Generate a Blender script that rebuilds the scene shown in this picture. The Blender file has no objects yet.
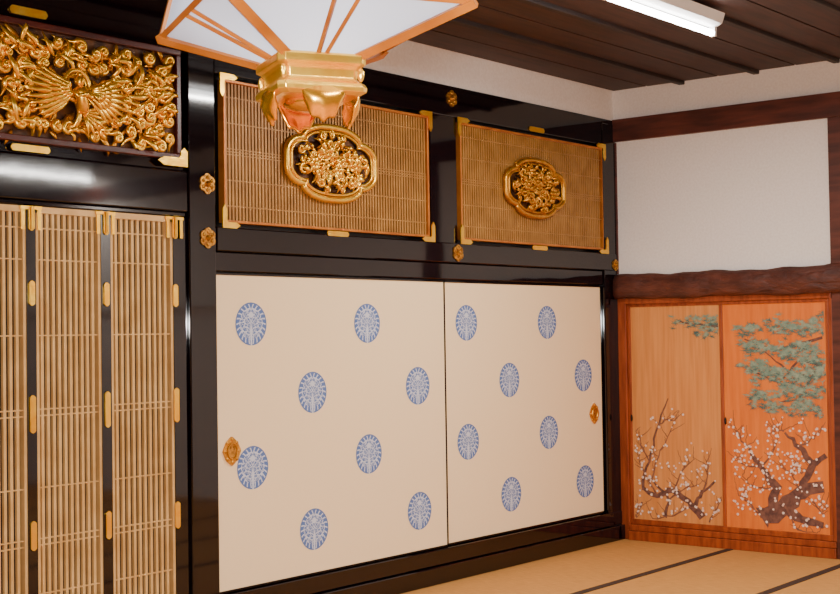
import bpy, bmesh, math, random
from mathutils import Vector, Matrix
random.seed(7)
S=bpy.context.scene
COL=bpy.context.collection
def sl(c):
    return tuple(((v/255)/12.92 if v/255<=0.04045 else ((v/255+0.055)/1.055)**2.4) for v in c)+(1,)
# ------------------------------------------------------------ materials
def newmat(name,col,rough=0.5,metal=0.0,coat=0.0,spec=0.5):
    m=bpy.data.materials.new(name); m.use_nodes=True
    b=m.node_tree.nodes['Principled BSDF']
    b.inputs['Base Color'].default_value=sl(col); b.inputs['Roughness'].default_value=rough
    b.inputs['Metallic'].default_value=metal; b.inputs['Coat Weight'].default_value=coat
    b.inputs['Specular IOR Level'].default_value=spec
    return m,m.node_tree,b
def noise_mat(name,c1,c2,scale=5,rough=0.5,stretch=(1,1,1),metal=0,coat=0,detail=4,bump=0,bscale=None,spec=0.5,p0=0.35,p1=0.65,bdist=0.01):
    m,nt,b=newmat(name,c1,rough,metal,coat,spec)
    tc=nt.nodes.new('ShaderNodeTexCoord'); mp=nt.nodes.new('ShaderNodeMapping'); mp.inputs['Scale'].default_value=stretch
    n=nt.nodes.new('ShaderNodeTexNoise'); n.inputs['Scale'].default_value=scale; n.inputs['Detail'].default_value=detail
    r=nt.nodes.new('ShaderNodeValToRGB'); r.color_ramp.elements[0].color=sl(c1); r.color_ramp.elements[1].color=sl(c2)
    r.color_ramp.elements[0].position=p0; r.color_ramp.elements[1].position=p1
    nt.links.new(tc.outputs['Object'],mp.inputs[0]); nt.links.new(mp.outputs[0],n.inputs['Vector'])
    nt.links.new(n.outputs['Fac'],r.inputs[0]); nt.links.new(r.outputs[0],b.inputs['Base Color'])
    if bump:
        bp=nt.nodes.new('ShaderNodeBump'); bp.inputs['Strength'].default_value=bump; bp.inputs['Distance'].default_value=bdist
        n2=n
        if bscale:
            n2=nt.nodes.new('ShaderNodeTexNoise'); n2.inputs['Scale'].default_value=bscale; n2.inputs['Detail'].default_value=3
            nt.links.new(mp.outputs[0],n2.inputs['Vector'])
        nt.links.new(n2.outputs['Fac'],bp.inputs['Height']); nt.links.new(bp.outputs[0],b.inputs['Normal'])
    return m
M={}
M['lacquer']=noise_mat('black_lacquer',(9,2,6),(14,4,9),3,0.055,bump=0.05,bscale=2.5,spec=.6)
M['plaster']=noise_mat('plaster',(238,229,223),(246,238,233),60,0.9,bump=0.1,bscale=120)
M['plasterdim']=noise_mat('plaster_other',(112,92,74),(126,104,84),9,0.9)
M['gold']=noise_mat('gold_leaf',(252,182,44),(255,207,80),14,0.28,metal=0.85,bump=0.15,bscale=40)
M['gold_dark']=noise_mat('gold_old',(190,128,36),(226,162,60),22,0.34,metal=0.85,bump=0.3,bscale=50)
M['brass']=noise_mat('engraved_brass',(130,78,28),(220,158,62),70,0.35,metal=0.8,bump=0.4,bscale=90,bdist=0.003)
M['copper']=noise_mat('petal_gilt',(240,156,30),(255,192,60),10,0.2,metal=0.9)
M['redwood']=noise_mat('red_lacquer_frame',(60,17,10),(84,28,16),6,0.3)
M['carve_back']=noise_mat('carving_ground',(44,20,8),(100,58,20),18,0.5,metal=.3)
M['slat']=noise_mat('lattice_slat',(208,160,96),(228,184,120),8,0.4,metal=0.2)
M['slat_dark']=noise_mat('transom_slat',(160,110,50),(184,132,66),8,0.45,metal=0.2)
M['slat_back']=noise_mat('lattice_back',(44,24,14),(58,34,20),3,0.8)
M['fusuma']=noise_mat('fusuma_paper',(255,219,170),(255,226,182),300,0.85,p0=.3,p1=.7,detail=2)
M['beam']=noise_mat('dark_brown_beam',(66,28,20),(98,46,34),3,0.5,stretch=(8,1,8),bump=0.3)
M['roughbeam']=noise_mat('hewn_beam',(68,30,21),(100,49,34),4,0.6,stretch=(3,1,3),bump=0.7,bscale=9,bdist=.03)
M['orangewood']=noise_mat('orange_wood_frame',(128,52,20),(168,76,32),4,0.4,stretch=(8,8,1))
M['trimgold']=noise_mat('transom_edge',(176,98,36),(206,126,50),8,0.35,metal=.4)
M['doorpaint1']=noise_mat('painted_ground_tan',(210,130,62),(226,150,80),3,0.55,stretch=(6,14,0.6))
M['doorpaint2']=noise_mat('painted_ground_orange',(222,108,26),(236,126,38),3,0.55,stretch=(5,9,0.8))
M['ceil']=noise_mat('ceiling_board',(44,22,16),(66,35,26),3,0.6,stretch=(1,9,1))
M['ceil_dark']=noise_mat('ceiling_batten',(26,12,10),(40,20,15),3,0.6)
M['black']=newmat('black_paint',(12,9,10),0.4)[0]
M['border']=noise_mat('tatami_border',(44,26,18),(60,36,24),60,0.8)
M['ribwood']=noise_mat('rib_wood',(146,76,18),(184,108,34),5,0.35,stretch=(1,1,1))
M['ink']=noise_mat('painted_bark',(88,54,50),(128,84,68),30,0.7)
M['inkpale']=noise_mat('painted_twig',(112,70,56),(142,92,72),30,0.7)
M['pine']=noise_mat('painted_pine',(112,138,122),(156,168,142),25,0.7)
M['pinedark']=noise_mat('painted_pine_dark',(76,102,96),(100,124,110),25,0.7)
M['blossom']=noise_mat('painted_blossom',(244,228,214),(236,190,170),40,0.7)
M['white_metal']=newmat('fixture_enamel',(235,235,235),0.4)[0]
M['iron']=newmat('dark_metal',(30,22,20),0.4,0.6)[0]
m,nt,b=newmat('lamp_paper',(206,214,232),0.8); M['paper']=m
tr=nt.nodes.new('ShaderNodeBsdfTranslucent'); tr.inputs[0].default_value=sl((228,234,245))
mx=nt.nodes.new('ShaderNodeMixShader'); mx.inputs[0].default_value=0.4
nt.links.new(b.outputs[0],mx.inputs[1]); nt.links.new(tr.outputs[0],mx.inputs[2]); nt.links.new(mx.outputs[0],nt.nodes['Material Output'].inputs[0])
m,nt,b=newmat('fluorescent_tube',(255,255,255),0.5); M['tube']=m
b.inputs['Emission Color'].default_value=(1,0.98,0.95,1); b.inputs['Emission Strength'].default_value=26
m,nt,b=newmat('tatami_straw',(205,160,95),0.75); M['tatami']=m
tc=nt.nodes.new('ShaderNodeTexCoord'); mp=nt.nodes.new('ShaderNodeMapping'); mp.inputs['Scale'].default_value=(60,3,1)
n=nt.nodes.new('ShaderNodeTexNoise'); n.inputs['Scale'].default_value=4; n.inputs['Detail'].default_value=4
r=nt.nodes.new('ShaderNodeValToRGB'); r.color_ramp.elements[0].color=sl((180,120,54)); r.color_ramp.elements[1].color=sl((216,154,78)); r.color_ramp.elements[0].position=.3; r.color_ramp.elements[1].position=.7
nt.links.new(tc.outputs['Object'],mp.inputs[0]); nt.links.new(mp.outputs[0],n.inputs['Vector']); nt.links.new(n.outputs['Fac'],r.inputs[0]); nt.links.new(r.outputs[0],b.inputs['Base Color'])
# crest
m,nt,b=newmat('crest_print',(120,140,190),0.8); M['crest']=m
N=nt.nodes.new; L=nt.links.new
tc=N('ShaderNodeTexCoord'); sx=N('ShaderNodeSeparateXYZ'); L(tc.outputs['Object'],sx.inputs[0])
def mth(op,a,bb=None,c=None):
    n=N('ShaderNodeMath'); n.operation=op
    for i,v in enumerate((a,bb,c)):
        if v is None: continue
        if isinstance(v,(int,float)): n.inputs[i].default_value=v
        else: L(v,n.inputs[i])
    return n.outputs[0]
X=mth('ABSOLUTE',mth('DIVIDE',sx.outputs[0],0.12)); Z=mth('DIVIDE',sx.outputs[2],0.12)
rr=mth('SQRT',mth('ADD',mth('MULTIPLY',X,X),mth('MULTIPLY',Z,Z)))
cx=N('ShaderNodeCombineXYZ'); L(X,cx.inputs[0]); L(Z,cx.inputs[2])
def vor(scale,thr):
    vo=N('ShaderNodeTexVoronoi'); vo.feature='DISTANCE_TO_EDGE'; vo.inputs['Scale'].default_value=scale; L(cx.outputs[0],vo.inputs['Vector'])
    return mth('LESS_THAN',vo.outputs['Distance'],thr)
ang=mth('ARCTAN2',Z,X)
w1=vor(4.2,0.06); w2=vor(8.5,0.045)
rays=mth('GREATER_THAN',mth('SINE',mth('ADD',mth('MULTIPLY',ang,22.0),mth('MULTIPLY',rr,9.0))),0.62)
band=mth('MULTIPLY',mth('GREATER_THAN',rr,0.70),mth('LESS_THAN',rr,0.93))
inner=mth('MULTIPLY',mth('MAXIMUM',w1,w2),mth('LESS_THAN',rr,0.74))
top=mth('LESS_THAN',mth('ADD',mth('MULTIPLY',X,0.8),mth('ABSOLUTE',mth('SUBTRACT',Z,0.42))),0.17)
stem=mth('MULTIPLY',mth('LESS_THAN',X,0.05),mth('LESS_THAN',Z,-0.1))
tot=mth('MINIMUM',mth('ADD',mth('ADD',mth('ADD',mth('MULTIPLY',rays,band),inner),stem),top),1.0)
r=N('ShaderNodeValToRGB'); r.color_ramp.elements[1].color=sl((206,206,216)); r.color_ramp.elements[0].color=sl((88,112,168))
L(tot,r.inputs[0]); L(r.outputs[0],b.inputs['Base Color'])
# ------------------------------------------------------------ mesh helpers
def empty(name,loc=(0,0,0),rz=0):
    e=bpy.data.objects.new(name,None); COL.objects.link(e); e.location=loc; e.rotation_euler[2]=rz; e.empty_display_size=.1
    return e
def obj(name,bm,mats,parent=None,smooth=False,loc=None,bevel=0,autos=False):
    me=bpy.data.meshes.new(name); bmesh.ops.recalc_face_normals(bm,faces=bm.faces[:]); bm.to_mesh(me); bm.free()
    for mm in (mats if isinstance(mats,(list,tuple)) else [mats]): me.materials.append(mm)
    if smooth:
        for p in me.polygons: p.use_smooth=True
    o=bpy.data.objects.new(name,me); COL.objects.link(o)
    if parent: o.parent=parent
    if loc: o.location=loc
    if bevel:
        md=o.modifiers.new('bev','BEVEL'); md.width=bevel; md.segments=2; md.limit_method='ANGLE'
    return o
def bbox(bm,x0,x1,y0,y1,z0,z1,mi=0):
    vs=[bm.verts.new(p) for p in ((x0,y0,z0),(x1,y0,z0),(x1,y1,z0),(x0,y1,z0),(x0,y0,z1),(x1,y0,z1),(x1,y1,z1),(x0,y1,z1))]
    for f in ((0,1,2,3),(4,5,6,7),(0,1,5,4),(1,2,6,5),(2,3,7,6),(3,0,4,7)):
        fc=bm.faces.new([vs[i] for i in f]); fc.material_index=mi
def box(name,x0,x1,y0,y1,z0,z1,mat,parent=None,bevel=0):
    bm=bmesh.new(); bbox(bm,x0,x1,y0,y1,z0,z1); return obj(name,bm,mat,parent,bevel=bevel)
def sweep(bm,pts,rad,n=7,up=(0,-1,0),sq=1.0,closed=False):
    pts=[Vector(p) for p in pts]; up=Vector(up); k=len(pts); rings=[]
    for i,p in enumerate(pts):
        if closed: t=pts[(i+1)%k]-pts[i-1]
        else: t=pts[min(i+1,k-1)]-pts[max(i-1,0)]
        if t.length<1e-9: t=Vector((1,0,0))
        t.normalize(); s=t.cross(up)
        if s.length<1e-6: s=t.cross(Vector((0,0,1)))
        s.normalize(); u=s.cross(t).normalized(); r=rad[i] if hasattr(rad,'__len__') else rad
        rings.append([bm.verts.new(p+s*r*math.cos(a)+u*r*sq*math.sin(a)) for a in [2*math.pi*j/n for j in range(n)]])
    rng=range(k) if closed else range(k-1)
    for i in rng:
        a=rings[i]; b=rings[(i+1)%k]
        for j in range(n): bm.faces.new((a[j],a[(j+1)%n],b[(j+1)%n],b[j]))
    if not closed:
        bm.faces.new(rings[0]); bm.faces.new(rings[-1])
def blob(bm,c,rx,ry,rz,seg=10,rot=0):
    mt=Matrix.Translation(c)@Matrix.Rotation(rot,4,'Y')@Matrix.Diagonal((rx,ry,rz,1))
    bmesh.ops.create_uvsphere(bm,u_segments=seg,v_segments=max(6,seg*2//3),radius=1,matrix=mt)
def prism(bm,outline,y0,y1):
    a=[bm.verts.new((x,y0,z)) for x,z in outline]; b=[bm.verts.new((x,y1,z)) for x,z in outline]
    n=len(a); bm.faces.new(a); bm.faces.new(b)
    for i in range(n): bm.faces.new((a[i],a[(i+1)%n],b[(i+1)%n],b[i]))
def curl(bm,cx,cz,y,R,a0,d=1,turns=1.3,th=0.016,tail=0.9,lift=0.02):
    pts=[];rad=[]
    for i in range(6):
        t=i/6; q=(1-t)*tail*R
        ex=math.cos(a0)*R; ez=math.sin(a0)*R
        tx=-math.sin(a0)*-d; tz=math.cos(a0)*-d
        pts.append((cx+ex+tx*q+math.cos(a0)*q*q/R*0.5,y-lift*t*.5,cz+ez+tz*q+math.sin(a0)*q*q/R*0.5)); rad.append(th*(0.15+0.75*t))
    n=int(14*turns)
    for i in range(n+1):
        t=i/n; a=a0+d*t*turns*2*math.pi; r=R*(1-t)**0.9*0.85+R*0.15
        pts.append((cx+math.cos(a)*r,y-lift*(.5+.5*t),cz+math.sin(a)*r)); rad.append(th*(0.9-0.35*t))
    sweep(bm,pts,rad,7,sq=1.2)
    blob(bm,(cx,y-lift,cz),R*.3,R*.3,R*.3,8)
def leaf(bm,x,z,y,L,a,w=0.25,bend=0.5,lift=0.015):
    pts=[];rad=[]
    for i in range(8):
        t=i/7; aa=a+bend*t
        if i==0: px,pz=x,z
        else: px+=math.cos(aa)*L/7; pz+=math.sin(aa)*L/7
        pts.append((px,y-lift*math.sin(t*math.pi),pz)); rad.append(max(.0008,L*w*math.sin(math.pi*(0.12+0.86*t))*.5))
    sweep(bm,pts,rad,6,sq=.5)
# ------------------------------------------------------------ room shell
XW,YS=-12.5,-8.5; HC=3.463
box('floor',XW,0.15,YS,0.15,-0.1,0,M['tatami'])
bm=bmesh.new()
for k in range(1,9): bbox(bm,XW,-0.04,-0.925*k-0.028,-0.925*k+0.028,0.0005,0.004)
obj('trim_tatami_border',bm,M['border'])
box('ceiling',XW,0.15,YS,0.15,HC+0.03,HC+0.1,M['ceil_dark'])
bm=bmesh.new(); y=0.0
while y>YS:
    bbox(bm,XW,0,y-0.285,y-0.0,HC+0.005,HC+0.03); y-=0.30
obj('trim_ceiling_boards',bm,M['ceil'])
bm=bmesh.new(); y=-0.60
while y>YS:
    bbox(bm,XW,0,y-0.018,y+0.03,HC-0.022,HC+0.01); y-=0.60
obj('trim_ceiling_battens',bm,M['ceil_dark'],bevel=.005)
YN=.065
box('wall_north',XW,0.2,YN,0.2,0,3.235,M['black'])
box('wall_north_plaster',XW,0.2,.01,0.2,3.236,HC+.03,M['plaster'])
box('wall_east',0.05,0.2,YS,YN,0,1.90,M['plaster'])
box('wall_east_plaster',0.0,0.2,YS,YN,1.902,HC+.03,M['plaster'])
box('wall_south',XW,0.15,YS-.12,YS,0,HC+.03,M['plasterdim'])
box('wall_west',XW-.12,XW,YS,0.15,0,HC+.03,M['plasterdim'])
DY=.028
# ------------------------------------------------------------ north wall lacquer frame
fr=empty('lacquer_frame',(0,DY,0))
lac=M['lacquer']
def lb(n,*a,bevel=.006): return box(n,*a,lac,fr,bevel)
lb('post_a',-4.385,-4.197,-0.045,0.03,0,HC-.02)
lb('post_b',-2.30,-2.02,-0.02,0.03,2.1,3.2)
lb('post_c',-0.195,-0.003,-0.035,0.03,0,3.2)
lb('post_c_rebate',-0.002,0.045,-0.028,0.03,0,1.84)
lb('top_beam',-4.185,-.003,-0.03,0.03,3.03,3.234)
lb('top_beam_back',XW,-4.385,-0.02,0.03,3.10,HC-.02)
lb('mid_nageshi',-4.185,-.003,-0.04,0.03,2.065,2.195)
lb('kamoi',-4.185,-.003,-0.022,0.03,1.955,2.062)
lb('sill',-4.185,-.003,-0.04,0.03,0.115,0.216)
lb('sill_low',-4.185,-.003,-0.065,0.03,0,0.112)
lb('left_lintel',XW,-4.385,-0.035,0.03,2.262,2.475)
lb('left_lintel_up',XW,-4.385,-0.02,0.03,2.476,2.56)
lb('left_lintel_low',XW,-4.385,-0.025,0.03,2.235,2.26)
lb('left_sill',XW,-4.385,-0.05,0.03,0,0.2)
lb('left_jamb',-4.47,-4.385,-0.025,0.03,0.2,2.235)
def nail(x,z,y,r=0.056):
    bm=bmesh.new(); out=[]
    for i in range(48):
        a=2*math.pi*i/48+math.pi/6; rr=r*(0.84+0.16*abs(math.cos(3*(a-math.pi/6)))); out.append((x+rr*math.cos(a),z+rr*math.sin(a)))
    prism(bm,out,y,y-0.008)
    for i in range(6):
        a=math.pi/3*i+math.pi/6; blob(bm,(x+math.cos(a)*r*.6,y-.008,z+math.sin(a)*r*.6),r*.2,.007,r*.2,8)
    blob(bm,(x,y-.008,z),r*.3,.02,r*.3,10)
    obj('rokuyo_nail_cover',bm,M['brass'],fr)
nail(-4.26,2.42,-.045); nail(-4.26,2.13,-.045); nail(-2.08,3.15,-.03); nail(-2.05,2.13,-.04); nail(-.045,2.11,-.04,.045)
def cusp_plate(bm,x0,x1,z0,z1,y,axis='x'):
    out=[];k=10
    if axis=='x':
        h=(z1-z0)/2; zc=(z0+z1)/2
        for i in range(k+1):
            a=-math.pi/2+math.pi*i/k; out.append((x1-h*.6+h*.9*math.cos(a)*(0.75+.25*abs(math.cos(2*a))),zc+h*math.sin(a)))
        for i in range(k+1):
            a=math.pi/2+math.pi*i/k; out.append((x0+h*.6+h*.9*math.cos(a)*(0.75+.25*abs(math.cos(2*a))),zc+h*math.sin(a)))
    else:
        h=(x1-x0)/2; xc=(x0+x1)/2
        for i in range(k+1):
            a=math.pi*i/k; out.append((xc+h*math.cos(a),z1-h*.6+h*.9*math.sin(a)*(0.75+.25*abs(math.cos(2*a)))))
        for i in range(k+1):
            a=math.pi+math.pi*i/k; out.append((xc+h*math.cos(a),z0+h*.6+h*.9*math.sin(a)*(0.75+.25*abs(math.cos(2*a)))))
    prism(bm,out,y,y-.006)
def corner_plate(bm,x,z,dx,dz,y,L=.1,w=.04,LV=None):
    V=LV or L
    o=[(0,0),(L*.8,0),(L,w*.5),(L*.8,w),(w*1.3,w),(w*1.15,w*1.15),(w,w*1.3),(w,V*.8),(w*.5,V),(0,V*.8)]
    prism(bm,[(x+a*dx,z+b*dz) for a,b in o],y,y-.008)
# ------------------------------------------------------------ ramma transom panels
def mr(t,p=.5):
    return (0.80+0.20*abs(math.cos(2*t))**p)*(1.0-.05*math.exp(-((math.sin(t))/.25)**2))
def mokko(a,b,k=120,p=.5):
    out=[]
    for i in range(k):
        t=2*math.pi*i/k; r=mr(t,p)
        ct,s_=math.cos(t),math.sin(t)
        out.append((a*r*math.copysign(abs(ct)**.85,ct),b*r*math.copysign(abs(s_)**.85,s_)))
    return out
def inside(x,z,a,b,s=.8):
    t=math.atan2(z/b,x/a); r=mr(t)*s
    return (x/a)**2+(z/b)**2<r*r
def ramma(x0,x1,z0,z1,mcx,mcz,ma,mb,gold,seed):
    e=empty('ramma_transom_panel',(0,DY-.004,0))
    box('backing',x0+.01,x1-.01,0.014,0.028,z0+.01,z1-.01,M['slat_back'],e)
    bm=bmesh.new(); w=.016
    for a in ((x0,x1,z0,z0+w),(x0,x1,z1-w,z1),(x0,x0+w,z0+w,z1-w),(x1-w,x1,z0+w,z1-w)): bbox(bm,a[0],a[1],-.028,.02,a[2],a[3])
    obj('frame',bm,M['trimgold'],e,bevel=.003)
    bm=bmesh.new(); x=x0+w+.012
    while x<x1-w-.008:
        bbox(bm,x-.0070,x+.0070,-.014,.002,z0+w,z1-w); x+=.0255
    H=z1-z0
    for zc in (z0+H*.5,):
        for d in (-.016,.0,.016): bbox(bm,x0+w,x1-w,-.0155,.002,zc+d-.0025,zc+d+.0025)
    for zc in (z0+H*.12,z0+H*.3,z0+H*.7,z0+H*.88): bbox(bm,x0+w,x1-w,-.0135,.002,zc-.003,zc+.003)
    obj('slats',bm,M['slat_dark'],e)
    bm=bmesh.new()
    for (x,z,dx,dz) in ((x0-.03,z0-.03,1,1),(x1+.03,z0-.03,-1,1),(x0-.03,z1+.03,1,-1),(x1+.03,z1+.03,-1,-1)): corner_plate(bm,x,z,dx,dz,-.028 if z>2.5 else -.038,.13,.032)
    xm=(x0+x1)/2
    cusp_plate(bm,xm-.09,xm+.09,z0-.035,z0-.005,-.038); cusp_plate(bm,xm-.09,xm+.09,z1+.025,z1+.06,-.028)
    obj('gilt_fittings',bm,M['gold'],e)
    bm=bmesh.new(); out=mokko(ma*.95,mb*.93); prism(bm,[(mcx+a,mcz+b) for a,b in out],-.014,-.022)
    obj('medallion_ground',bm,M['carve_back'],e)
    bm=bmesh.new()
    sweep(bm,[(mcx+a,-.034,mcz+b) for a,b in mokko(ma,mb)],.02,8,closed=True)
    sweep(bm,[(mcx+a,-.04,mcz+b) for a,b in mokko(ma*.915,mb*.86)],.009,6,closed=True)
    obj('medallion_rim',bm,gold,e,smooth=True)
    rnd=random.Random(seed); bm=bmesh.new(); n=0
    while n<170:
        x=rnd.uniform(-ma,ma); z=rnd.uniform(-mb,mb)
        if not inside(x,z,ma,mb,.80): continue
        n+=1
        if n%3==0: curl(bm,mcx+x,mcz+z,-.03,rnd.uniform(.022,.034),rnd.uniform(0,6.28),rnd.choice((-1,1)),1.2,.011,lift=.03)
        else:
            L_=rnd.uniform(.06,.11); a=rnd.uniform(0,6.28)
            if inside(x+L_*math.cos(a),z+L_*math.sin(a),ma,mb,.86): leaf(bm,mcx+x,mcz+z,-.035,L_,a,.3,rnd.uniform(-1.2,1.2),.035)
    for k in range(3):
        fx=mcx+ma*(-.42+.42*k)+rnd.uniform(-.03,.03); fz=mcz+rnd.uniform(-.05,.06)
        for q in range(6):
            a=q*math.pi/3+k; blob(bm,(fx+math.cos(a)*.026,-.062,fz+math.sin(a)*.026),.021,.014,.021,8)
        blob(bm,(fx,-.072,fz),.016,.014,.016,8)
    obj('medallion_carving',bm,gold,e,smooth=True)
ramma(-4.120,-2.327,2.221,3.006,-3.26,2.615,.40,.215,M['gold'],3)
ramma(-1.991,-.180,2.221,3.006,-1.12,2.625,.385,.20,M['gold_dark'],5)
# ------------------------------------------------------------ cream fusuma
def fusuma(x0,x1,y,cols,hx):
    e=empty('fusuma_door',(0,DY,0))
    z0,z1=.224,1.946
    box('paper_panel',x0+.010,x1-.010,y,y+.02,z0+.008,z1-.010,M['fusuma'],e)
    bm=bmesh.new()
    for a in ((x0,x1,z0,z0+.010),(x0,x1,z1-.010,z1),(x0,x0+.011,z0,z1),(x1-.011,x1,z0,z1)): bbox(bm,a[0],a[1],y-.005,y+.022,a[2],a[3])
    obj('edge_frame',bm,lac,e)
    for r,z in enumerate((1.67,1.272,.878,.482)):
        for c in ((0,2) if r%2==0 else (1,3)):
            bm=bmesh.new(); bmesh.ops.create_circle(bm,cap_ends=True,segments=48,radius=.119,matrix=Matrix.Rotation(math.pi/2,4,'X'))
            obj('printed_crest',bm,M['crest'],e,loc=(cols[c],y-.0015,z))
    bm=bmesh.new(); out=[]
    for i in range(64):
        a=2*math.pi*i/64; rr=1+.13*abs(math.cos(2*a))-.1*abs(math.sin(4*a)); out.append((hx+.058*rr*math.cos(a),.98+.07*rr*math.sin(a)))
    prism(bm,out,y-.001,y-.009)
    sweep(bm,[(hx+.034*math.cos(a),y-.011,.98+.042*math.sin(a)) for a in [i*math.pi/12 for i in range(24)]],.006,6,closed=True)
    for i in range(8):
        a=i*math.pi/4; blob(bm,(hx+.05*math.cos(a),y-.009,.98+.062*math.sin(a)),.010,.006,.010,8)
    obj('door_pull',bm,M['gold_dark'],e)
    bm=bmesh.new(); prism(bm,[(hx+.028*math.cos(i*math.pi/12),.98+.036*math.sin(i*math.pi/12)) for i in range(24)],y-.008,y-.0105)
    obj('door_pull_recess',bm,M['brass'],e)
fusuma(-4.196,-2.180,-.024,(-3.925,-3.44,-2.95,-2.47),-4.085)
fusuma(-2.178,-.206,-.002,(-1.918,-1.432,-.950,-.475),-.335)
# ------------------------------------------------------------ lattice doors (left bay)
def lattice_door(x0,x1,zt=2.232,zb=.205):
    e=empty('lattice_door',(0,DY,0)); w=.016
    box('backing',x0+.004,x1-.004,.016,.028,zb+.004,zt-.004,M['slat_back'],e)
    bm=bmesh.new()
    bbox(bm,x0,x1,-.03,.012,zt-.03,zt); bbox(bm,x0,x1,-.03,.012,zb,zb+.03)
    bbox(bm,x0,x0+w,-.03,.012,zb,zt); bbox(bm,x1-w,x1,-.03,.012,zb,zt)
    n=11
    for i in range(1,n):
        x=x0+w/2+(x1-x0-w)*i/n; bbox(bm,x-.0078,x+.0078,-.020,-.004,zb,zt)
    for zc in (2.13,1.98,1.62,1.27,1.24,.90,.66,.63,.40): bbox(bm,x0,x1,-.0215,-.006,zc-.003,zc+.003)
    obj('lattice',bm,M['slat'],e)
    return e
for a,b in [(-5.79,-5.39),(-5.335,-4.955),(-4.895,-4.49),(-6.25,-5.85)]: lattice_door(a,b)
bm=bmesh.new()
ST=((-5.3625,.0265),(-4.925,.0295),(-5.82,.029),(-4.479,.009))
for xc,h in ST: bbox(bm,xc-h,xc+h,-.034,.02,.2,2.234)
obj('door_stiles',bm,lac,fr)
bm=bmesh.new()
for xc,h in ST:
    for zc,hh in ((2.17,.05),(1.82,.055),(1.25,.085),(.68,.065)):
        cusp_plate(bm,xc-.016,xc+.016,zc-hh,zc+hh,-.035,'z')
    sweep(bm,[(xc,-.042,2.12),(xc,-.042,2.23)],.009,8)
    bbox(bm,xc-.06,xc+.06,-.038,-.033,2.216,2.232)
    for s in (-1,1): bbox(bm,xc+s*.045-.010,xc+s*.045+.010,-.037,-.032,2.12,2.215)
obj('door_gilt_hinges',bm,M['gold'],fr)
# ------------------------------------------------------------ carved gilt transom
cv=empty('carved_gilt_transom',(0,DY,0))
X0,X1,Z0,Z1=-6.35,-4.44,2.53,3.11
box('ground',X0+.02,X1-.02,-.025,-.019,Z0+.02,Z1-.02,M['carve_back'],cv)
bm=bmesh.new(); w=.032
for a in ((X0,X1,Z0,Z0+w),(X0,X1,Z1-w,Z1),(X0,X0+w,Z0+w,Z1-w),(X1-w,X1,Z0+w,Z1-w)): bbox(bm,a[0],a[1],-.055,-.018,a[2],a[3])
obj('frame',bm,M['redwood'],cv,bevel=.005)
bm=bmesh.new()
corner_plate(bm,X1+.035,Z0-.035,-1,1,-.052,.20,.045,.10)
cusp_plate(bm,-5.46,-5.26,3.135,3.175,-.023); cusp_plate(bm,-5.47,-5.26,2.487,2.52,-.036)
obj('gilt_fittings',bm,M['gold'],cv)
bm=bmesh.new(); rnd=random.Random(11)
fx,fz=-5.12,2.80
for k in range(260):
    px=rnd.uniform(X0+.06,X1-.08); pz=rnd.uniform(Z0+.05,Z1-.06)
    leaf(bm,px,pz,-.03,rnd.uniform(.07,.12),rnd.uniform(0,6.28),.3,rnd.uniform(-1.3,1.3),.012)
obj('flame_relief',bm,M['gold_dark'],cv,smooth=True)
bm=bmesh.new()
x=X0+.08; i=0
while x<X1-.06:
    z=Z0+.075+(.035 if i%2 else 0)
    while z<Z1-.055:
        px=x+rnd.uniform(-.018,.018); pz=z+rnd.uniform(-.018,.018)
        d=math.hypot((px-fx)/.20,(pz-fz)/.15)
        if d>0.85: curl(bm,px,pz,-.03,rnd.uniform(.024,.036),rnd.uniform(0,6.28),rnd.choice((-1,1)),1.3,.0165,tail=1.5,lift=.04)
        z+=.076
    x+=.070; i+=1
for k in range(210):
    px=rnd.uniform(X0+.08,X1-.12); pz=rnd.uniform(Z0+.07,Z1-.09)
    if math.hypot((px-fx)/.20,(pz-fz)/.15)<1: continue
    a=rnd.uniform(1.6,3.2) if px<fx-.1 else rnd.uniform(-.6,.8)
    leaf(bm,px,pz,-.055,rnd.uniform(.09,.17),a,.20,rnd.uniform(-1.5,1.5),.03)
for k in range(26): 
    px=rnd.uniform(X0+.08,X1-.08); pz=rnd.uniform(Z0+.07,Z1-.08)
    if math.hypot((px-fx)/.20,(pz-fz)/.15)>1.1: blob(bm,(px,-.07,pz),.021,.02,.021,10)
bmesh.ops.delete(bm,geom=[v for v in bm.verts if v.co.x>X1-.03 or v.co.z>Z1-.02 or v.co.z<Z0+.02],context='VERTS')
obj('cloud_scrolls',bm,M['gold'],cv,smooth=True)
bm=bmesh.new()
sweep(bm,[(fx+.075*math.cos(a),-.07,fz+.03+.075*math.sin(a)) for a in [i*math.pi/16 for i in range(32)]],.012,8,closed=True)
sweep(bm,[(fx+.055*math.cos(a),-.07,fz+.03+.055*math.sin(a)) for a in [i*math.pi/16 for i in range(32)]],.005,6,closed=True)
blob(bm,(fx-.01,-.105,fz+.045),.024,.024,.03,12)
blob(bm,(fx-.01,-.105,fz+.078),.013,.013,.014,8)
blob(bm,(fx-.014,-.128,fz+.045),.005,.007,.008,8)
for s in(-1,1):
    blob(bm,(fx-.012+s*.009,-.125,fz+.052),.004,.003,.003,6)
    blob(bm,(fx-.01+s*.024,-.105,fz+.044),.005,.007,.011,6)
sweep(bm,[(fx-.008,-.10,fz+.025),(fx-.004,-.10,fz+.01),(fx,-.105,fz-.01),(fx+.005,-.105,fz-.04),(fx+.015,-.095,fz-.07),(fx+.035,-.08,fz-.10)],[.011,.03,.033,.027,.034,.02],12)
for s in(-1,1):
    sweep(bm,[(fx+s*.028,-.105,fz+.01),(fx+s*.052,-.115,fz-.015),(fx+s*.04,-.135,fz-.03),(fx+s*.012,-.145,fz-.022)],[.012,.012,.010,.008],8)
blob(bm,(fx,-.145,fz-.02),.02,.014,.014,8)
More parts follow.
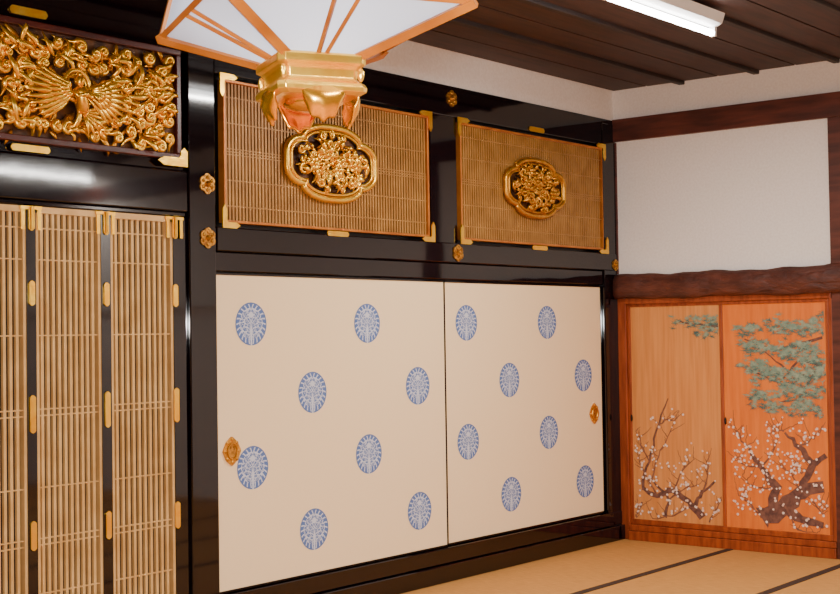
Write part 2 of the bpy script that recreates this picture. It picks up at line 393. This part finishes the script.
for s in(-1,1):
    for row,(n,LL,w) in enumerate(((10,.25,.12),(8,.16,.17),(6,.09,.24))):
        for q in range(n):
            t=q/(n-1); a=(-.95+1.2*t)
            ang=a if s>0 else math.pi-a
            ln=LL*(.75+.4*math.sin(t*math.pi*.8+.3))
            leaf(bm,fx+s*(.035+.01*row),fz+.012*t,-.075-.014*row,ln,ang,w,.35*s,.03)
for q in range(7):
    leaf(bm,fx+.03,fz-.09,-.07,.15+.02*(q%2),-1.3+.28*q-.3,.12,.5,.03)
obj('winged_figure',bm,M['gold'],cv,smooth=True)
# ------------------------------------------------------------ east wall woodwork
ew=empty('east_wall_woodwork')
def eb(n,x0,y0,y1,z0,z1,mt,bev=.004,x1=0.0): return box(n,-x0,x1,y0,y1,z0,z1,mt,ew,bev)
eb('upper_beam',.035,YS,-.0,3.065,3.238,M['beam'])
eb('post_mid',.03,-1.90,-1.727,0,3.065,M['beam'],x1=.0)
eb('jamb_left',.012,-.076,-.004,0,1.85,M['orangewood'],x1=.05)
eb('head_rail',.024,-1.72,-.077,1.806,1.85,M['orangewood'],x1=.05)
eb('sill_rail',.035,-1.72,-.077,0.0,.07,M['orangewood'],x1=.05)
eb('sill_step',.024,-1.72,-.077,0.072,.116,M['orangewood'],x1=.05)
eb('jamb_right',.022,-1.727,-1.70,0.118,1.806,M['orangewood'],x1=.05)
eb('panel_strip',.012,-.02,-.0,2.04,3.06,M['beam'])
bm=bmesh.new(); prev=None; k=40
for i in range(k+1):
    t=i/k; y=-0.0-2.4*t
    top=2.032+.006*math.sin(t*23)+.004*math.sin(t*57)+.03*math.exp(-((t-.74)/.03)**2)
    bot=1.842+.006*math.sin(t*17+1)+.004*math.sin(t*41)
    pr=.075+.008*math.sin(t*31)
    ring=[bm.verts.new(p) for p in ((0,y,bot),(-pr+.02,y,bot),(-pr,y,bot+.03),(-pr-.004,y,(top+bot)/2),(-pr+.005,y,top-.035),(-pr+.035,y,top),(0,y,top))]
    if prev:
        for j in range(7): bm.faces.new((prev[j],prev[(j+1)%7],ring[(j+1)%7],ring[j]))
    else: bm.faces.new(ring)
    prev=ring
bm.faces.new(prev); obj('hewn_lintel',bm,M['roughbeam'],ew,smooth=True)
# ------------------------------------------------------------ painted sliding doors
JR=random.Random(99)
def ribbon(bm,x,pts,wd):
    x-=JR.uniform(0,.0006)
    L_=[];n=len(pts)
    for i in range(n):
        a=pts[max(i-1,0)];b=pts[min(i+1,n-1)]; dy=b[0]-a[0];dz=b[1]-a[1];l=math.hypot(dy,dz) or 1
        ny,nz=-dz/l,dy/l; w=wd[i]/2; xx=x-1e-5*i
        L_.append((bm.verts.new((xx,pts[i][0]+ny*w,pts[i][1]+nz*w)),bm.verts.new((xx,pts[i][0]-ny*w,pts[i][1]-nz*w))))
    for i in range(n-1): bm.faces.new((L_[i][0],L_[i][1],L_[i+1][1],L_[i+1][0]))
def rough(pts,rnd,amp,sub=4):
    out=[]
    for i in range(len(pts)-1):
        for k in range(sub):
            t=k/sub; out.append((pts[i][0]*(1-t)+pts[i+1][0]*t+rnd.uniform(-amp,amp),pts[i][1]*(1-t)+pts[i+1][1]*t+rnd.uniform(-amp,amp)))
    out.append(pts[-1]); return out
def branch(bm,x,pts,w0,w1,rnd,amp=.006):
    p=rough(pts,rnd,amp); n=len(p); ribbon(bm,x,p,[ (w0+(w1-w0)*i/(n-1))*rnd.uniform(.8,1.2) for i in range(n)])
    return p
def needles(bm,x,c,rnd,n=34,R=.06,flat=.55):
    for i in range(n):
        a=rnd.uniform(0,2*math.pi); r=R*rnd.uniform(.5,1.1); ex=c[0]+math.cos(a)*r; ez=c[1]+math.sin(a)*r*flat
        w=.0026; px,pz=-math.sin(a)*w,math.cos(a)*w; xx=x-JR.uniform(0,.0014)
        v=[bm.verts.new((xx,c[0]+px,c[1]+pz)),bm.verts.new((xx,c[0]-px,c[1]-pz)),bm.verts.new((xx,ex,ez))]; bm.faces.new(v)
def flower(bm,x,c,r):
    vs=[]; x-=JR.uniform(0,.0006)
    for i in range(20):
        a=2*math.pi*i/20; q=r*(.72+.28*abs(math.cos(2.5*a))); vs.append(bm.verts.new((x,c[0]+q*math.cos(a),c[1]+q*math.sin(a))))
    bm.faces.new(vs)
def painted_door(y0,y1,xf,ground,pines,pbr,trunks,twigs,boxf,nf,seed,handle_y,extra=None):
    e=empty('painted_sliding_door',(.048,0,0)); z0,z1=.118,1.806; rnd=random.Random(seed)
    box('board',xf,xf+.02,y0+.02,y1-.02,z0+.02,z1-.02,ground,e)
    bm=bmesh.new(); w=.024
    for a in ((y0,y1,z0,z0+.04),(y0,y1,z1-w,z1),(y0,y0+w,z0+.04,z1-w),(y1-w,y1,z0+.04,z1-w)): bbox(bm,xf-.01,xf+.022,a[0],a[1],a[2],a[3])
    obj('frame',bm,M['orangewood'],e,bevel=.003)
    lo,hi=y0+w+.004,y1-w-.004
    def clip(bm):
        bmesh.ops.delete(bm,geom=[v for v in bm.verts if not(lo<v.co.y<hi and z0+.04<v.co.z<z1-w-.003)],context='VERTS')
    bm=bmesh.new()
    for p in pbr: branch(bm,xf-.001,p,.022,.008,rnd,.006)
    for p in trunks: branch(bm,xf-.0010,p[0],p[1],p[2],rnd,.012)
    clip(bm); obj('painted_trunks',bm,M['ink'],e)
    bm=bmesh.new(); tips=[]
    for p in twigs:
        q=branch(bm,xf-.0018,p,.013,.004,rnd,.010); tips+=q
        for t in q[1::1]:
            a=rnd.uniform(.3,2.8); l=rnd.uniform(.04,.14); mid=(t[0]+math.cos(a)*l*.5+rnd.uniform(-.01,.01),t[1]+math.sin(a)*l*.5); tp=(t[0]+math.cos(a)*l,t[1]+math.sin(a)*l+.01)
            branch(bm,xf-.0018,[t,mid,tp],.006,.0025,rnd,.004); tips+=[tp,mid]
    clip(bm); obj('painted_twigs',bm,M['inkpale'],e)
    if extra:
        for k in range(extra[4]): pines=pines+[(rnd.uniform(extra[0],extra[1]),rnd.uniform(extra[2],extra[3]),rnd.uniform(.03,.09),rnd.uniform(.01,.035),rnd.randint(2,4))]
    for nm,mt,dx,off,nn in (('painted_pine_shade',M['pinedark'],.0020,-.016,12),('painted_pine_needles',M['pine'],.0036,0.004,14)):
        bm=bmesh.new()
        for (cy,cz,ry,rz,n) in pines:
            for k in range(int(n*1.7)):
                a=rnd.uniform(0,6.28); q=math.sqrt(rnd.random()); u=ry*q*math.cos(a); c=(cy+u,cz+rz*1.25*q*math.sin(a)+off+.10*u*math.sin(cy*37)+rnd.gauss(0,.012))
                needles(bm,xf-dx,c,rnd,nn,.044,.6)
        clip(bm); obj(nm,bm,mt,e)
    bm=bmesh.new()
    for k in range(nf):
        if rnd.random()<.75 and tips: t=rnd.choice(tips); c=(t[0]+rnd.gauss(0,.02),t[1]+rnd.gauss(0,.02))
        else: c=(rnd.uniform(boxf[0],boxf[1]),rnd.uniform(boxf[2],boxf[3]))
        if lo+.012<c[0]<hi-.012 and z0+.065<c[1]: flower(bm,xf-.0055,c,rnd.uniform(.007,.012))
    obj('painted_blossoms',bm,M['blossom'],e)
    bm=bmesh.new(); blob(bm,(xf-.008,handle_y,.93),.006,.010,.028,10); obj('finger_pull',bm,M['iron'],e)
def d1(px,py): return (-.07-(px-628)*.0086, .92-(py-420)*.0075)
def d2(px,py): return (-.98-(px-735)*.00742, 1.655-(py-322)*.0071)
P1=lambda *a:[d1(*q) for q in a]; P2=lambda *a:[d2(*q) for q in a]
painted_door(-.875,-.078,-.03,M['doorpaint1'],
  [(*d1(690,320),.19,.020,10),(*d1(708,331),.10,.03,8),(*d1(712,319),.06,.02,5)],
  [P1((718,326),(700,324),(676,321))],
  [(P1((706,524),(690,505),(672,490),(655,497),(640,490)),.06,.025),(P1((690,505),(700,490),(712,478)),.035,.014),(P1((660,522),(668,500),(650,480)),.035,.014),(P1((640,490),(648,462),(656,430),(668,398)),.03,.008)],
  [P1((648,462),(640,445),(635,432)),P1((650,480),(660,450),(672,425)),P1((655,497),(640,470),(636,455)),P1((672,490),(680,470),(692,458)),P1((706,520),(712,505),(716,495)),P1((690,505),(670,515),(650,520)),P1((700,490),(706,470),(704,460)),P1((656,430),(664,420),(676,418)),P1((668,500),(684,486),(694,484)),P1((640,505),(636,515),(633,522))],
  (-.80,-.12,.2,.62),190,2,-.10)
painted_door(-1.695,-.862,-.048,M['doorpaint2'],
  [(*d2(745,330),.08,.03,7),(*d2(785,327),.22,.025,16),(*d2(812,330),.10,.03,8),(*d2(758,347),.15,.035,15),(*d2(796,350),.18,.04,19),(*d2(752,366),.10,.022,8),(*d2(778,375),.22,.04,24),(*d2(806,388),.16,.06,22),(*d2(765,397),.14,.025,11),(*d2(795,408),.22,.035,19),(*d2(818,366),.08,.07,11)],
  [P2((832,338),(800,345),(775,352),(745,340)),P2((832,368),(800,362),(780,384),(750,372)),P2((832,352),(812,380),(800,400),(780,404)),P2((812,380),(790,372),(765,352))],
  [(P2((738,534),(760,522),(782,508),(800,492),(828,486)),.17,.07),(P2((770,515),(775,490),(760,470),(748,452)),.075,.025),(P2((800,492),(812,465),(800,448),(785,434)),.06,.018),(P2((782,508),(800,520),(828,524)),.08,.04),(P2((812,465),(828,452)),.045,.03)],
  [P2((748,452),(738,440),(733,430)),P2((760,470),(772,455),(778,440)),P2((775,490),(755,492),(740,480)),P2((785,434),(778,430),(770,436)),P2((800,448),(812,440),(820,434)),P2((760,522),(745,505),(736,500)),P2((800,492),(790,475),(782,468)),P2((782,508),(795,530),(815,532)),P2((812,465),(800,475),(795,462)),P2((760,470),(745,470),(734,462)),P2((812,500),(820,512),(824,505))],
  (-1.63,-.94,.2,.75),300,9,-.895,(-1.66,-1.0,1.0,1.68,34))
# ------------------------------------------------------------ pendant lantern
pl=empty('pendant_lantern',(-7.074,-3.441,0),math.radians(-73.95))
D=.378; zr=2.292; zb=2.195; rb=.10
cor=[Vector((math.cos(i*math.pi/2),math.sin(i*math.pi/2),0)) for i in range(4)]
def at(i,r,z): v=cor[i%4]*r; return Vector((v.x,v.y,z))
bm=bmesh.new()
for i in range(4):
    q=[at(i,rb,zb),at(i+1,rb,zb),at(i+1,D,zr),at(i,D,zr)]; bm.faces.new([bm.verts.new(p) for p in q])
    q=[at(i,D,zr),at(i+1,D,zr),at(i+1,D*.78,zr+.26),at(i,D*.78,zr+.26)]; bm.faces.new([bm.verts.new(p) for p in q])
obj('paper_shade',bm,M['paper'],pl)
bm=bmesh.new()
dn=Vector((0,0,-.004))
for i in range(4):
    sweep(bm,[at(i,rb*.9,zb)+dn,at(i,D+.01,zr)+dn],.0165,4,up=(0,0,1),sq=.8)
    sweep(bm,[at(i,D,zr),at(i+1,D,zr)],.009,4,up=(0,0,1))
    sweep(bm,[at(i,D,zr),at(i,D*.78,zr+.26)],.011,4,up=(0,0,1))
    sweep(bm,[at(i,D*.78,zr+.26),at(i+1,D*.78,zr+.26)],.012,4,up=(0,0,1))
    for t in (.45,.55):
        a=at(i,rb,zb).lerp(at(i+1,rb,zb),t); b=at(i,D,zr).lerp(at(i+1,D,zr),t)
        sweep(bm,[a+dn,b+dn],.0055,4,up=(0,0,1))
obj('wood_ribs',bm,M['ribwood'],pl)
bm=bmesh.new()
vs=[bm.verts.new(at(i,D*.78,zr+.262)) for i in range(4)]; bm.faces.new(vs)
sweep(bm,[(0,0,zr+.262),(0,0,HC-.0)],.012,10,up=(1,0,0))
bmesh.ops.create_cone(bm,cap_ends=True,segments=24,radius1=.07,radius2=.05,depth=.04,matrix=Matrix.Translation((0,0,HC-.02)))
obj('hanger',bm,M['iron'],pl)
bm=bmesh.new()
prof=[(.085,2.203),(.130,2.202),(.140,2.197),(.140,2.180),(.128,2.175),(.120,2.168),(.118,2.150),(.124,2.143),(.137,2.138),(.143,2.130),(.141,2.120),(.120,2.114),(.06,2.114)]
rings=[[bm.verts.new(p) for p in sum([[at(i,r,z).lerp(at(i+1,r,z),.07),at(i,r,z).lerp(at(i+1,r,z),.93)] for i in range(4)],[])] for r,z in prof]
for k in range(len(rings)-1):
    for j in range(8): bm.faces.new((rings[k][j],rings[k][(j+1)%8],rings[k+1][(j+1)%8],rings[k+1][j]))
bm.faces.new(rings[0]); bm.faces.new(rings[-1])
for i in range(4):
    c=at(i,.122,2.158); blob(bm,c,.008,.008,.016,8)
obj('gilt_hub',bm,M['gold'],pl,bevel=.002)
bm=bmesh.new()
for i in range(4):
    nrm=(cor[i]+cor[(i+1)%4]).normalized(); side=Vector((-nrm.y,nrm.x,0)); base=nrm*.084
    G=[]
    for u in range(21):
        row=[]
        for v in range(13):
            U=-1+2*u/20; V=v/12
            hw=.047*(1+.10*math.sin(V*math.pi)-.12*V); drop=.084*V*(1-.42*abs(U)**2.4+.05*math.cos(U*10)*V)
            bulge=.026*math.sin(V*math.pi*.85+.35)*(1-.55*U*U)
            row.append(bm.verts.new(base+side*U*hw+nrm*bulge+Vector((0,0,2.140-drop))))
        G.append(row)
    for u in range(20):
        for v in range(12): bm.faces.new((G[u][v],G[u+1][v],G[u+1][v+1],G[u][v+1]))
o=obj('cusped_petals',bm,M['copper'],pl,smooth=True); sd=o.modifiers.new('s','SOLIDIFY'); sd.thickness=.006
bm=bmesh.new(); blob(bm,(0,0,2.105),.06,.06,.02,16); obj('hub_base',bm,M['copper'],pl,smooth=True)
# ------------------------------------------------------------ fluorescent fixtures
def fluo(x0,x1,y,power):
    e=empty('fluorescent_light')
    bm=bmesh.new(); 
    a=[(y-.075,HC-.023),(y+.075,HC-.023),(y+.055,HC-.08),(y+.02,HC-.095),(y-.02,HC-.095),(y-.055,HC-.08)]
    A_=[bm.verts.new((x0,p,q)) for p,q in a]; B_=[bm.verts.new((x1,p,q)) for p,q in a]
    bm.faces.new(A_); bm.faces.new(B_)
    for i in range(6): bm.faces.new((A_[i],A_[(i+1)%6],B_[(i+1)%6],B_[i]))
    for xx in (x0+.012,x1-.012): bbox(bm,xx-.012,xx+.012,y-.018,y+.018,HC-.15,HC-.09)
    obj('housing',bm,M['white_metal'],e)
    bm=bmesh.new(); sweep(bm,[(x0+.026,y,HC-.132),(x1-.026,y,HC-.132)],.019,14,up=(0,0,1)); obj('tube',bm,M['tube'],e,smooth=True)
    li=bpy.data.lights.new('tube_glow','AREA'); li.shape='RECTANGLE'; li.size=abs(x1-x0); li.size_y=.08; li.energy=power; li.color=(1,.95,.88)
    lo=bpy.data.objects.new('tube_glow',li); COL.objects.link(lo); lo.location=((x0+x1)/2,y,HC-.165); lo.parent=e
fluo(-3.15,-1.93,-1.83,80)
fluo(-7.4,-6.2,-5.6,125); fluo(-10.4,-9.2,-3.6,120); fluo(-4.6,-3.4,-5.0,120); fluo(-1.3,-.1,-6.4,100)  # unseen fixtures added to light the room; last one set for lintel glare
li=bpy.data.lights.new('bulb','POINT'); li.energy=5; li.shadow_soft_size=.06; li.color=(.95,.97,1)
lo=bpy.data.objects.new('bulb',li); COL.objects.link(lo); lo.parent=pl; lo.location=(0,0,2.42)
li=bpy.data.lights.new('flash','AREA'); li.size=.12; li.energy=210; li.color=(1,.97,.92)
lo=bpy.data.objects.new('flash',li); COL.objects.link(lo)
w=bpy.data.worlds.new('world'); S.world=w; w.use_nodes=True; w.node_tree.nodes['Background'].inputs[0].default_value=(1,.9,.8,1); w.node_tree.nodes['Background'].inputs[1].default_value=.05
# ------------------------------------------------------------ camera
f,yaw,pit,rol=1375.01,0.6788,0.0270,-0.0152
F=Vector((math.cos(pit)*math.cos(yaw),math.cos(pit)*math.sin(yaw),math.sin(pit)))
R=Vector((math.sin(yaw),-math.cos(yaw),0)); U=R.cross(F)
R2=R*math.cos(rol)+U*math.sin(rol); U2=-R*math.sin(rol)+U*math.cos(rol)
cd=bpy.data.cameras.new('camera'); cd.sensor_width=36; cd.lens=f/840*36; cd.clip_start=.02
co=bpy.data.objects.new('camera',cd); COL.objects.link(co)
mt=Matrix((R2,U2,-F)).transposed().to_4x4(); mt.translation=Vector((-9.2559,-5.5,1.5993)); co.matrix_world=mt
S.camera=co
lo.matrix_world=Matrix.Translation((0,0,.14))@mt
